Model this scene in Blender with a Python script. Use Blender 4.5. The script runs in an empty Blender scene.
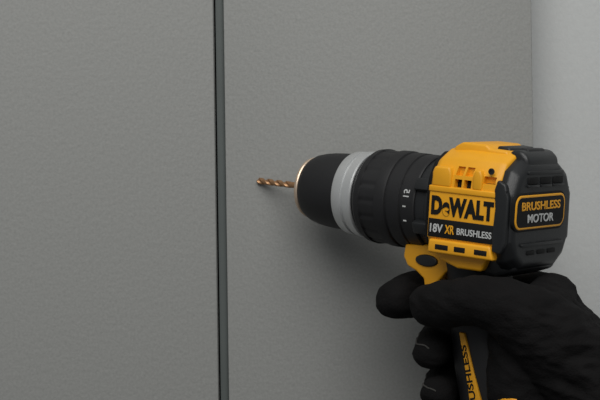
import bpy, bmesh, math
from mathutils import Matrix, Vector, noise
sc=bpy.context.scene
sc.view_settings.view_transform='Standard'
MM=0.001
# ---------------------------------------------------------------- materials
def mat(name,col,rough=0.5,metal=0.0,bump=None,spec=0.5,var=None):
    m=bpy.data.materials.new(name); m.use_nodes=True
    nt=m.node_tree; b=nt.nodes['Principled BSDF']
    b.inputs['Base Color'].default_value=(*col,1)
    b.inputs['Roughness'].default_value=rough
    b.inputs['Metallic'].default_value=metal
    b.inputs['Specular IOR Level'].default_value=spec
    tc=nt.nodes.new('ShaderNodeTexCoord')
    if bump:
        scale,strength,dist=bump
        n=nt.nodes.new('ShaderNodeTexNoise'); n.inputs['Scale'].default_value=scale; n.inputs['Detail'].default_value=3
        nt.links.new(tc.outputs['Object'],n.inputs['Vector'])
        bp=nt.nodes.new('ShaderNodeBump'); bp.inputs['Strength'].default_value=strength; bp.inputs['Distance'].default_value=dist
        nt.links.new(n.outputs['Fac'],bp.inputs['Height']); nt.links.new(bp.outputs['Normal'],b.inputs['Normal'])
    if var:
        scale,amt=var
        n=nt.nodes.new('ShaderNodeTexNoise'); n.inputs['Scale'].default_value=scale; n.inputs['Detail'].default_value=4
        nt.links.new(tc.outputs['Object'],n.inputs['Vector'])
        r=nt.nodes.new('ShaderNodeMix'); r.data_type='RGBA'
        r.inputs[6].default_value=(*[c*(1-amt) for c in col],1); r.inputs[7].default_value=(*[min(1,c*(1+amt)) for c in col],1)
        nt.links.new(n.outputs['Fac'],r.inputs[0]); nt.links.new(r.outputs[2],b.inputs['Base Color'])
    return m
M_wall=mat('grey_satin_paint',(0.25,0.253,0.243),0.6,bump=(330,0.35,0.0006),var=(700,0.18))
M_light=mat('pale_wall_paint',(0.47,0.482,0.478),0.7,bump=(330,0.25,0.0006),var=(700,0.07))
M_gap=mat('gap_dark',(0.035,0.042,0.042),0.7,var=(20,0.1))
M_strip=mat('gap_filler_grey',(0.080,0.092,0.089),0.7,var=(60,0.1))
M_floor=mat('floor_grey',(0.12,0.11,0.10),0.6,var=(8,0.3))
M_yel=mat('yellow_plastic',(0.80,0.365,0.010),0.46,bump=(1800,0.2,0.0003),var=(150,0.06))
M_blk=mat('black_plastic',(0.011,0.012,0.013),0.42,bump=(1500,0.3,0.0003),spec=.5,var=(200,0.2))
M_rub=mat('black_rubber',(0.009,0.009,0.010),0.55,bump=(1500,0.3,0.0003),spec=.45,var=(200,0.2))
M_dark=mat('deep_black',(0.004,0.004,0.004),0.7,spec=.3,var=(100,0.1))
M_sil=mat('brushed_silver',(0.62,0.63,0.63),0.36,metal=0.6,bump=(900,0.2,0.0002),var=(200,0.06))
M_brz=mat('bronze_rim',(0.70,0.55,0.42),0.4,metal=0.7,var=(200,0.1))
M_bit=mat('brass_bit',(0.40,0.225,0.115),0.42,metal=0.7,var=(600,0.35))
M_wht=mat('white_print',(0.50,0.51,0.50),0.5,var=(300,0.05))
M_glove=mat('black_glove_knit',(0.0060,0.0056,0.0058),0.9,bump=(900,0.7,0.0006),spec=0.15,var=(90,0.35))
M_seam=mat('glove_seam',(0.05,0.048,0.045),0.9,bump=(900,0.5,0.0006),spec=0.2,var=(90,0.3))
M_steel=mat('steel_screw',(0.3,0.3,0.3),0.35,metal=0.9,var=(300,0.1))

# ---------------------------------------------------------------- helpers
def mkobj(name,me,m,parent=None,angle=35):
    if m and not me.materials: me.materials.append(m)
    o=bpy.data.objects.new(name,me); sc.collection.objects.link(o)
    for p in me.polygons: p.use_smooth=True
    me.set_sharp_from_angle(angle=math.radians(angle))
    if parent: o.parent=parent
    return o
def bake(o,angle=35):
    dg=bpy.context.evaluated_depsgraph_get(); dg.update()
    me=bpy.data.meshes.new_from_object(o.evaluated_get(dg))
    o.modifiers.clear(); o.data=me
    for p in me.polygons: p.use_smooth=True
    me.set_sharp_from_angle(angle=math.radians(angle))
    return o
def add_bevel(o,w,seg=3,ang=30):
    b=o.modifiers.new('b','BEVEL'); b.width=w*MM; b.segments=seg; b.limit_method='ANGLE'; b.angle_limit=math.radians(ang)
def pydata(v,f):
    me=bpy.data.meshes.new('m'); me.from_pydata([tuple(c*MM for c in p) for p in v],[],f)
    bm=bmesh.new(); bm.from_mesh(me); bmesh.ops.recalc_face_normals(bm,faces=bm.faces); bm.to_mesh(me); bm.free(); return me
def lathe(name,prof,m,parent,seg=96,ribs=None,angle=28):
    v=[];f=[]
    for (x,r) in prof:
        for i in range(seg):
            a=2*math.pi*i/seg; rr=r
            if ribs and ribs[0]<=x<=ribs[1] and (i//2)%ribs[2]==0: rr=r-ribs[3]
            v.append((x,rr*math.cos(a),rr*math.sin(a)))
    n=len(prof)
    for j in range(n-1):
        for i in range(seg):
            k=(i+1)%seg; f.append((j*seg+i,j*seg+k,(j+1)*seg+k,(j+1)*seg+i))
    f.append(tuple(range(seg))); f.append(tuple((n-1)*seg+i for i in range(seg)))
    return mkobj(name,pydata(v,f),m,parent,angle)
def prism(name,poly,y0,y1,m,parent,bev=1.0,seg=3):
    n=len(poly); v=[(x,y0,z) for x,z in poly]+[(x,y1,z) for x,z in poly]
    f=[tuple(range(n)),tuple(range(2*n-1,n-1,-1))]+[(i,(i+1)%n,n+(i+1)%n,n+i) for i in range(n)]
    o=mkobj(name,pydata(v,f),m,parent)
    if bev: add_bevel(o,bev,seg); bake(o)
    return o
def loft(name,rings,m,parent,angle=35,cap=True):
    n=len(rings[0]); v=[p for r in rings for p in r]; f=[]
    for j in range(len(rings)-1):
        for i in range(n):
            k=(i+1)%n; f.append((j*n+i,j*n+k,(j+1)*n+k,(j+1)*n+i))
    if cap: f.append(tuple(range(n))); f.append(tuple((len(rings)-1)*n+i for i in range(n)))
    return mkobj(name,pydata(v,f),m,parent,angle)
def rrect(cx,cy,hx,hy,r,n=7):
    pts=[]
    for sx,sy,a0 in ((1,1,0),(-1,1,90),(-1,-1,180),(1,-1,270)):
        for i in range(n):
            a=math.radians(a0+90*i/(n-1)); pts.append((cx+sx*(hx-r)+r*math.cos(a),cy+sy*(hy-r)+r*math.sin(a)))
    return pts
def box(name,c,h,m,parent,bev=0.6,rot=None):
    v=[];
    for sx in(-1,1):
        for sy in(-1,1):
            for sz in(-1,1):
                p=Vector((sx*h[0],sy*h[1],sz*h[2]))
                if rot: p=rot@p
                v.append(tuple(p+Vector(c)))
    f=[(0,1,3,2),(4,6,7,5),(0,4,5,1),(2,3,7,6),(0,2,6,4),(1,5,7,3)]
    o=mkobj(name,pydata(v,f),m,parent)
    if bev: add_bevel(o,bev,2); bake(o)
    return o
def text(name,body,org,ux,uy,w,h,m,parent,bold=0.0,depth=0.25,wrap=None,track=1.0):
    cu=bpy.data.curves.new('t','FONT'); cu.body=body; cu.size=1; cu.offset=bold; cu.extrude=0.01; cu.resolution_u=4; cu.space_character=track
    o=bpy.data.objects.new('t',cu); sc.collection.objects.link(o)
    dg=bpy.context.evaluated_depsgraph_get(); dg.update()
    me=bpy.data.meshes.new_from_object(o.evaluated_get(dg)); bpy.data.objects.remove(o)
    xs=[v.co.x for v in me.vertices]; ys=[v.co.y for v in me.vertices]
    x0,x1,y0,y1=min(xs),max(xs),min(ys),max(ys)
    ux=Vector(ux).normalized(); uy=Vector(uy).normalized(); nz=ux.cross(uy)
    for v in me.vertices:
        a=(v.co.x-x0)/(x1-x0)*w; b=(v.co.y-y0)/(y1-y0)*h; c=v.co.z/0.01*depth
        p=Vector(org)+ux*a+uy*b+nz*c
        if wrap: p=wrap(p)
        v.co=p*MM
    me.materials.clear(); me.materials.append(m)
    o=bpy.data.objects.new(name,me); sc.collection.objects.link(o); o.parent=parent
    return o

# ---------------------------------------------------------------- room
def rbox(name,x0,x1,y0,y1,z0,z1,m,bev=0.0015):
    v=[(x/MM,y/MM,z/MM) for x in(x0,x1) for y in(y0,y1) for z in(z0,z1)]
    f=[(0,1,3,2),(4,6,7,5),(0,4,5,1),(2,3,7,6),(0,2,6,4),(1,5,7,3)]
    o=mkobj(name,pydata(v,f),m)
    if bev: add_bevel(o,bev/MM,2); bake(o)
    return o
H=1.4
rbox('door_1',-1.10,-0.0468,0.0,0.020,0.0,2.4,M_wall)
rbox('door_2',-0.0413,0.1306,0.0,0.020,0.0,2.4,M_wall,0.0008)
rbox('gap_filler_1',-0.0460,-0.0414,0.004,0.020,0.0,2.4,M_strip,0.0004)  # filler strip added to give the open door gap its grey tone
rbox('wall_back',-1.10,0.1287,0.0201,0.10,0.0,2.4,M_gap,0)
rbox('wall_right',0.1288,1.4,0.035,0.10,0.0,2.4,M_light,0)
rbox('floor',-1.6,1.6,-2.2,0.3,-0.05,0.0,M_floor,0)

# ---------------------------------------------------------------- drill
TH,PH,PS=math.radians(38),math.radians(6.5),math.radians(2)
TIP=Vector((-0.0240,0.0,H+0.0112))
MW=Matrix.Translation(TIP)@Matrix.Rotation(-TH,4,'Z')@Matrix.Rotation(PH,4,'Y')@Matrix.Rotation(PS,4,'X')
drill=bpy.data.objects.new('cordless_drill',None); sc.collection.objects.link(drill); drill.matrix_world=MW; drill.empty_display_size=0.02

def bit():
    rings=[];N=28
    for j in range(0,111):
        x=j*0.22; tw=x/6.5*2*math.pi*0.5
        R=1.8*min(1,(x+0.12)/1.6)
        ring=[]
        for i in range(N):
            a=2*math.pi*i/N
            c=abs(math.cos(a)); r=R*(0.45+0.55*min(1,(c*1.35)**2.2))
            ring.append((x,r*math.cos(a+tw),r*math.sin(a+tw)))
        rings.append(ring)
    loft('bit_flutes',rings,M_bit,drill,50)
    lathe('bit_shank',[(23.5,0.3),(24.2,1.65),(40,1.65),(40.1,.3)],M_bit,drill,24)
bit()
lathe('chuck_jaws',[(36.5,2.2),(37,4.0),(39,8.5),(40,10)],M_steel,drill)
lathe('chuck_nose_rim',[(38.6,8),(38.4,12.8),(38.6,15.0),(39.4,16.2),(40.8,16.6),(41.4,16.2),(41.6,14)],M_brz,drill)
lathe('chuck_sleeve',[(40.6,10),(41.2,15.6),(42.4,16.9),(45,18.2),(49,19.2),(54,19.9),(60,20.3),(66,20.4),(68.2,20.4),(68.3,15)],M_rub,drill)
lathe('chuck_collar',[(67.6,15),(67.7,20.8),(68.3,21.6),(69,22.0),(73.8,22.3),(74.2,21.5),(75.8,21.5),(76.2,22.6),(80.6,23.0),(81.2,22.3),(81.3,15)],M_sil,drill)
lathe('clutch_collar',[(81,15),(81.2,21.6),(82.5,21.8),(83.4,23.4),(85,24.6),(88,25.0),(88.4,24.4),(97.5,24.4),(98,25.1),(103,25.2),(104.2,24.9),(104.6,24.1),(105.6,24.1),(106,24.7),(113,24.7),(113.4,24.0),(114.2,24.0),(114.6,24.5),(121.8,24.5),(122.4,24),(122.5,15)],M_rub,drill,seg=144,ribs=(88.3,97.6,4,0.4))
lathe('gearcase',[(121.5,15),(121.6,23.3),(128,23.3),(129,24.5),(138,24.5),(138.1,15)],M_blk,drill)
for i,a in enumerate((205,155,250)):
    ar=math.radians(a); R=24.2
    box('gearcase_lug_%d'%i,(129,R*math.cos(ar),R*math.sin(ar)),(6.5,3.0,3.2),M_blk,drill,1,Matrix.Rotation(ar,3,'X'))
def onring(R):
    def w(p):
        a=p.z/R; r=R-p.y
        return Vector((p.x,-r*math.cos(a),r*math.sin(a)))
    return w
text('clutch_number','15',(115.9,-0.1,3.8),(0,0,1),(-1,0,0),3.9,-3.4,M_wht,drill,0.01,0.15,onring(24.5))
for k,z in enumerate((-1,-8.5)):
    box('clutch_mark_%d'%k,tuple(onring(24.5)(Vector((117,-0.05,z)))),(0.9,0.25,0.35),M_wht,drill,0)
def prof(w,top,bot):
    p=[(w*.50,top),(w*.80,top-4.5),(w*.97,top-13),(w,top-19),(w,bot+7),(w*.93,bot+2),(w*.75,bot)]
    return p+[(-y,z) for y,z in reversed(p)]
def xprism(name,sections,m,bev,boolean=None):
    rings=[[(x,y,z) for y,z in pr] for x,pr in sections]
    o=loft(name,rings,m,drill)
    add_bevel(o,bev,3,25); bake(o,30)
    if boolean:
        md=o.modifiers.new('c','BOOLEAN'); md.operation='DIFFERENCE'; md.solver='EXACT'; md.object=boolean; bake(o,30)
    return o
xprism('motor_core',[(131,prof(26.4,28.0,-20)),(172,prof(26.4,28.0,-20))],M_dark,1.5)
cut=bmesh.new()
def addcut(c,h,rot=0):
    g=bmesh.ops.create_cube(cut,size=2)
    mtx=Matrix.Translation(Vector(c)*MM)@Matrix.Rotation(rot,4,'Y')@Matrix.Diagonal((h[0]*MM,h[1]*MM,h[2]*MM,1))
    bmesh.ops.transform(cut,matrix=mtx,verts=g['verts'])
for i in range(2):
    for j in range(2):
        addcut((151+i*5.4,-30,20.0-j*6.2),(2.1,5.5,2.2))
addcut((168.5,-30,17),(3.4,4.6,1.8))
addcut((140.5,-30,15.2),(3.4,3.4,0.8))
cm=bpy.data.meshes.new('c'); cut.to_mesh(cm); cut.free()
co=bpy.data.objects.new('cutter',cm); sc.collection.objects.link(co); co.parent=drill
bpy.context.view_layer.update()
xprism('motor_housing',[(134,prof(27.6,27.5,-20.5)),(137,prof(28.8,30.0,-22)),(150,prof(29.2,31.0,-22.5)),(171,prof(29.2,30.5,-22.5)),(174.5,prof(28.6,29.5,-22.5))],M_yel,1.2,co)
bpy.data.objects.remove(co)
prism('housing_crest',[(138.0,25),(139.5,31.0),(144,33.6),(158,33.4),(160,31.6),(170,31.2),(172,26)],-16.5,16.5,M_yel,drill,1.4)
prism('housing_top_pad',[(161,30),(161.8,33.0),(168.5,32.6),(169.5,30)],-12,12,M_blk,drill,0.9)
for nm,x0,x1 in (('front',136.2,147.2),('rear',159.6,165.0)):
    prism('housing_boss_'+nm,[(x0,11.5),(x0,18.5),(x0+1.2,21.5),(x1-1.2,21.5),(x1,18.5),(x1,11.5)],-30.0,30.0,M_yel,drill,1.1)
prism('housing_rail_upper',[(134.8,8.9),(134.8,11.9),(173.5,11.9),(173.5,8.9)],-30.2,30.2,M_yel,drill,.6)
prism('housing_rail_lower',[(136,-21.5),(136.5,-14.6),(172,-14.6),(174,-21.5)],-30.3,30.3,M_yel,drill,1.2)
for k,(x,w) in enumerate(((144.5,3.8),(155,3.2),(167,3.6))):
    for sy in (-1,1):
        box('lower_slot_%d_%d'%(k,sy+1),(x,sy*30.2,-18.2),(w,.35,1.3),M_dark,drill,.3)
for sgn,tag in((-1,'near'),(1,'far')):
    prism('label_panel_'+tag,[(135.2,-14),(135.2,9.4),(173.8,9.4),(173.8,-14)],min(sgn*28.4,sgn*29.55),max(sgn*28.4,sgn*29.55),M_yel,drill,0.4)
    prism('label_band_'+tag,[(135.6,-13.6),(135.6,-4.4),(173.6,-4.4),(173.6,-13.6)],min(sgn*28.6,sgn*29.8),max(sgn*28.6,sgn*29.8),M_dark,drill,0.3)
    o=-29.72
    if sgn<0:
        text('label_brand','DeWALT',(136.8,o,-2.6),(1,0,0),(0,0,1),35.8,9.6,M_dark,drill,.055,.15,None,1.06)
        text('label_volt','18V',(136.9,o-.2,-11.2),(1,0,0),(0,0,1),7.4,4.3,M_wht,drill,.02,.12)
        text('label_series','XR',(145.6,o-.2,-11.2),(1,0,0),(0,0,1),5.4,4.3,M_yel,drill,.02,.12)
        text('label_type','BRUSHLESS',(152.6,o-.2,-11.0),(1,0,0),(0,0,1),19.8,3.3,M_wht,drill,.015,.12)
    else:
        text('label_far_brand','DeWALT',(172.6,29.7,-2.6),(-1,0,0),(0,0,1),35.8,9.6,M_dark,drill,.055,.12,None,1.06)
        text('label_far_type','18V XR BRUSHLESS',(172,29.9,-11.2),(-1,0,0),(0,0,1),34.5,4.2,M_wht,drill,.02,.12)
def octo(x,w,top,bot,ct,cb):
    p=[(w-ct*1.15,top),(w-ct*.4,top-ct*.45),(w,top-ct*1.25),(w,bot+cb*1.2),(w-cb*.35,bot+cb*.45),(w-cb,bot)]
    return [(x,y,z) for y,z in p+[(-y,z) for y,z in reversed(p)]]
o=loft('rear_cap',[octo(172.5,28.6,28,-27,12,10),octo(178,29.4,28,-27,12.5,11),octo(181.5,27.6,25.5,-25,12,11),octo(182.8,25.6,23.4,-22.5,11,10)],M_blk,drill,30)
add_bevel(o,1.0,3,18); bake(o,40)
prism('rear_cap_crown',[(169.5,22),(169.5,28.6),(171,31.8),(177,32.0),(181,28.6),(182,22)],-15,15,M_blk,drill,2.0)
prism('rear_cap_crown_inset',[(171.5,30.4),(172,32.6),(176.5,32.7),(178,30.4)],-8,8,M_rub,drill,.8)
for i in range(3):
    box('rear_vent_%d'%i,(182.1,-12+i*12,17.6),(1.5,4.6,1.7),M_dark,drill,.5)
    box('rear_vent_lip_%d'%i,(182.9,-12+i*12,15.2),(1.1,5.2,.6),M_blk,drill,.3)
box('rear_rib',(182.2,0,21.6),(1.3,17,.8),M_blk,drill,.5)
box('rear_rib_low',(182.8,0,-13.5),(1.2,20,.8),M_blk,drill,.5)
for i in range(3):
    box('rear_low_vent_%d'%i,(182.4,-10+i*10,-17.6),(1.0,3.6,1.1),M_dark,drill,.4)
for sy in (-1,1):
    for i in range(2):
        box('side_vent_%d_%d'%(i,sy+1),(177,sy*29.6,12-i*5),(2.6,.7,1.2),M_dark,drill,.3)
    prism('side_grip_%d'%(sy+1),[(173.0,-17),(172.6,-10),(173.4,4),(172.4,13),(174,18),(178.5,16),(180.6,10),(180.8,-12),(178,-18)],min(sy*27,sy*30.4),max(sy*27,sy*30.4),M_blk,drill,1.0)
    lo=lathe('side_screw_%d'%(sy+1),[(0,.2),(0,1.6),(.7,1.6),(.71,.8),(.3,.7),(.29,.1)],M_blk,drill,20)
    lo.matrix_local=Matrix.Translation(Vector((169.5,sy*28.6,21.5))*MM)@Matrix.Rotation(sy*math.pi/2,4,'Z')
def plate(name,x,cy,cz,hy,hz,r,th,m):
    a=[(x,y,z) for y,z in rrect(cy,cz,hy,hz,r)]; b=[(x+th,y,z) for y,z in rrect(cy,cz,hy,hz,r)]
    c=[(x+th+.25,y,z) for y,z in rrect(cy,cz,hy-.4,hz-.4,r-.3)]
    return loft(name,[a,b,c],m,drill,30)
BY,BZ=-4.0,2.6
plate('badge_base',181.5,BY,BZ,24.8,9.4,5.5,1.6,M_dark)
plate('badge_ring',182,BY,BZ,23.8,8.3,4.8,1.5,M_yel)
plate('badge_field',182,BY,BZ,22.8,7.4,4.0,1.65,M_dark)
text('badge_text_top','BRUSHLESS',(183.95,BY-18.5,BZ+.9),(0,1,0),(0,0,1),37,4.2,M_yel,drill,.02,.12)
text('badge_text_bottom','MOTOR',(183.95,BY-12.5,BZ-5.2),(0,1,0),(0,0,1),25,4.2,M_wht,drill,.02,.12)
prism('motor_underside',[(138,-19),(140,-25),(150,-29),(170,-31),(180.5,-27),(181,-19)],-20,20,M_blk,drill,2.5)
prism('underside_yellow_shoulder',[(137,-20),(140,-25.5),(150,-28.5),(164,-28.5),(168,-20)],-24,24,M_yel,drill,1.5)
tp=[(110.8,-21.6),(110.0,-28),(112.8,-32.6),(118.6,-34.8),(123.2,-38),(124.4,-44.5),(126.2,-46.3),(128.2,-45.5),(130.6,-40),(136.5,-33),(146.8,-28.2),(151,-21),(140,-19)]
prism('trigger_housing',tp,-12.5,12.5,M_yel,drill,1.6)
op=[(124.8+6.8*math.cos(a),-28.5+3.1*math.sin(a)) for a in [2*math.pi*i/24 for i in range(24)]]
prism('reverse_button',op,-13.6,13.6,M_blk,drill,.8)
def hring(z,hx,hy,dx=0):
    cx=148+.22*(-30-z)+dx
    return [(cx+a,b,z) for a,b in rrect(0,0,hx,hy,min(hx,hy)*.85,8)]
loft('handle_grip',[hring(-22,17,15),hring(-34,16,15),hring(-46,15.5,15.5),hring(-60,17,16.5),hring(-80,17.5,17),hring(-100,16.5,16.2),hring(-114,17,16),hring(-124,22,19)],M_rub,drill,60)
def sx(z): return 148+.22*(-30-z)
prism('handle_stripe',[(sx(-62)-5.2,-61),(sx(-62)-2.0,-61),(sx(-80)+1,-80),(sx(-104)+5,-104),(sx(-104)-3.5,-104),(sx(-84)-3.8,-84)],-17.9,17.9,M_yel,drill,.5)
text('handle_text','BRUSHLESS',(sx(-100)+1.4,-18.0,-101),(-.3,0,1),(-1,0,-.3),36,3.4,M_dark,drill,.02,.12)
loft('handle_foot',[[(x,y,-122) for x,y in rrect(163,0,28,21,9)],[(x,y,-126) for x,y in rrect(158,0,40,30,9)],[(x,y,-136) for x,y in rrect(156,0,44,34,8)]],M_blk,drill)
loft('battery_pack',[[(x,y,-135) for x,y in rrect(156,0,45,35,8)],[(x,y,-138) for x,y in rrect(156,0,47,36.5,8)],[(x,y,-160) for x,y in rrect(156,0,47,36.5,8)],[(x,y,-163) for x,y in rrect(156,0,44,34,8)]],M_blk,drill)
loft('battery_band',[[(x,y,-141) for x,y in rrect(156,0,47.4,37,8)],[(x,y,-146) for x,y in rrect(156,0,47.4,37,8)]],M_yel,drill)

# ---------------------------------------------------------------- gloved hand
_t=bmesh.new(); bmesh.ops.create_icosphere(_t,subdivisions=3,radius=1); _t.verts.ensure_lookup_table()
TV=[v.co.copy() for v in _t.verts]; TF=[tuple(v.index for v in f.verts) for f in _t.faces]; _t.free()
GV=[];GF=[]
def ball(p,r):
    b=len(GV); GV.extend([(p.x+r*c.x,p.y+r*c.y,p.z+r*c.z) for c in TV]); GF.extend([(a+b,c+b,d+b) for a,c,d in TF])
def limb(pts,step=2.0):
    for (p0,r0),(p1,r1) in zip(pts[:-1],pts[1:]):
        a=Vector(p0);b=Vector(p1);n=max(2,int((b-a).length/step))
        for i in range(n+1):
            t=i/n; ball(a.lerp(b,t),r0+(r1-r0)*t)
def finger(mcp,pip,dip,tip,r):
    m=Vector(mcp);p=Vector(pip);d=Vector(dip);t=Vector(tip)
    limb([(m,r*1.12),(m.lerp(p,.5),r*1.0),(p,r*1.08),(p.lerp(d,.5),r*.97),(d,r*1.04),(d.lerp(t,.6),r*.95),(t,r*.88)])
FG=[((166,37,-46),(120,33,-48),(102,12,-51),(108,-14,-51),11.8),
    ((172,36,-66),(131,33,-70),(122,9,-73),(135,-19,-73),10.6),
    ((177,34,-87),(136,33,-91),(127,9,-94),(140,-18,-94),10.0),
    ((182,30,-107),(144,31,-109),(137,10,-112),(148,-15,-113),9.0)]
for g in FG: finger(*g)
W=Vector((222,10,-86))
for p,r in (((166,37,-46),13),((172,36,-66),13),((177,34,-87),13),((182,30,-107),12)):
    limb([(p,r),(Vector(p).lerp(W,.5)+Vector((-3,0,3)),17),(W,22)],3)
limb([((138,-27,-48),10.2),((147,-30,-46),11.8),((160,-31,-43),11.8),((170,-31,-41),12.4),((182,-28,-43),14),((191,-22,-48),17),((200,-10,-60),21),((212,2,-76),24),(W,26)],2)
limb([((184,12,-42),13),((190,-6,-46),14),((196,4,-62),20),((202,4,-85),20)],3)
limb([((182,-14,-62),15),((184,-14,-84),16),((190,-6,-102),17),((204,4,-108),18),(W,26)],3)
limb([(W,29),((245,12,-98),31),((285,16,-120),36),((340,22,-150),42),((420,30,-192),48)],3)
hand=mkobj('gloved_hand',pydata([],[]),None)
me=bpy.data.meshes.new('glove'); me.from_pydata([(a*MM,b*MM,c*MM) for a,b,c in GV],[],GF); hand.data=me
rm=hand.modifiers.new('r','REMESH'); rm.mode='VOXEL'; rm.voxel_size=0.001
sm=hand.modifiers.new('s','SMOOTH'); sm.factor=.5; sm.iterations=4
bake(hand,180)
nrm=[v.normal.copy() for v in hand.data.vertices]
for v,nn in zip(hand.data.vertices,nrm):      # cloth folds and wrinkles
    p=v.co/MM
    n=noise.noise(Vector((p.x*.09,p.y*.05,p.z*.09)))*1.0+noise.noise(Vector((p.x*.22,p.y*.10,p.z*.35)))*.3+(1-abs(noise.noise(Vector((p.x*.07+p.z*.05,p.y*.06,p.z*.13)))*3))*.35
    amp=1.0 if p.x<185 else min(2.8,1.0+(p.x-185)*.05)
    v.co=(p+nn*n*amp)*MM
hand.data.materials.clear(); hand.data.materials.append(M_glove)
for p in hand.data.polygons: p.use_smooth=True
hand.matrix_world=MW
from mathutils.bvhtree import BVHTree
bvh=BVHTree.FromPolygons([v.co for v in hand.data.vertices],[p.vertices for p in hand.data.polygons])
def seam(name,pts,r=0.45,m=M_seam):
    cu=bpy.data.curves.new('s','CURVE'); cu.dimensions='3D'; cu.bevel_depth=r*MM; cu.bevel_resolution=2
    P=[]
    for a,b in zip(pts[:-1],pts[1:]):
        for i in range(8): P.append(Vector(a).lerp(Vector(b),i/8))
    P.append(Vector(pts[-1]))
    Q=[]
    for p in P:
        loc,nn,_,_=bvh.find_nearest(p*MM)
        if loc: Q.append(loc+nn*0.00015)
    sp=cu.splines.new('POLY'); sp.points.add(len(Q)-1)
    for s,q in zip(sp.points,Q): s.co=(*q,1)
    o=bpy.data.objects.new('t',cu); sc.collection.objects.link(o)
    dg=bpy.context.evaluated_depsgraph_get(); dg.update()
    m2=bpy.data.meshes.new_from_object(o.evaluated_get(dg)); bpy.data.objects.remove(o)
    m2.materials.clear(); mkobj(name,m2,m,hand,60)
for k,g in enumerate(FG[1:]):
    pip,dip,tip=Vector(g[1]),Vector(g[2]),Vector(g[3]); off=Vector((-14,-4,5))
    seam('finger_seam_%d'%k,[pip+off,dip+off,dip.lerp(tip,.5)+Vector((-12,-8,6)),tip+Vector((-8,-12,7)),tip+Vector((6,-12,5))])
seam('glove_piping',[(180,-38,-91),(184,-38,-88.5),(190,-38,-87.5),(196,-38,-89)],.6,M_yel)
# ---------------------------------------------------------------- light
def area(name,loc,target,size,e,col=(1,1,1)):
    l=bpy.data.lights.new(name,'AREA'); l.energy=e; l.size=size; l.color=col; l.shape='SQUARE'
    o=bpy.data.objects.new(name,l); sc.collection.objects.link(o); o.location=loc
    o.rotation_euler=(Vector(target)-Vector(loc)).to_track_quat('-Z','Y').to_euler(); return o
area('ceiling_lamp',(0.02,-0.95,2.25),(0.06,0,1.50),1.1,14.8,(1,0.99,0.965))
w=bpy.data.worlds.new('w'); sc.world=w; w.use_nodes=True
w.node_tree.nodes['Background'].inputs[0].default_value=(0.93,0.97,1,1); w.node_tree.nodes['Background'].inputs[1].default_value=0.19
# ---------------------------------------------------------------- camera
cd=bpy.data.cameras.new('camera'); cd.lens=100; cd.sensor_width=36; cd.clip_start=.01
cam=bpy.data.objects.new('camera',cd); sc.collection.objects.link(cam)
cam.matrix_world=Matrix.Translation((0,-0.930,H))@Matrix.Rotation(math.pi/2,4,'X')@Matrix.Rotation(math.radians(-0.8),4,'Z')
sc.camera=cam
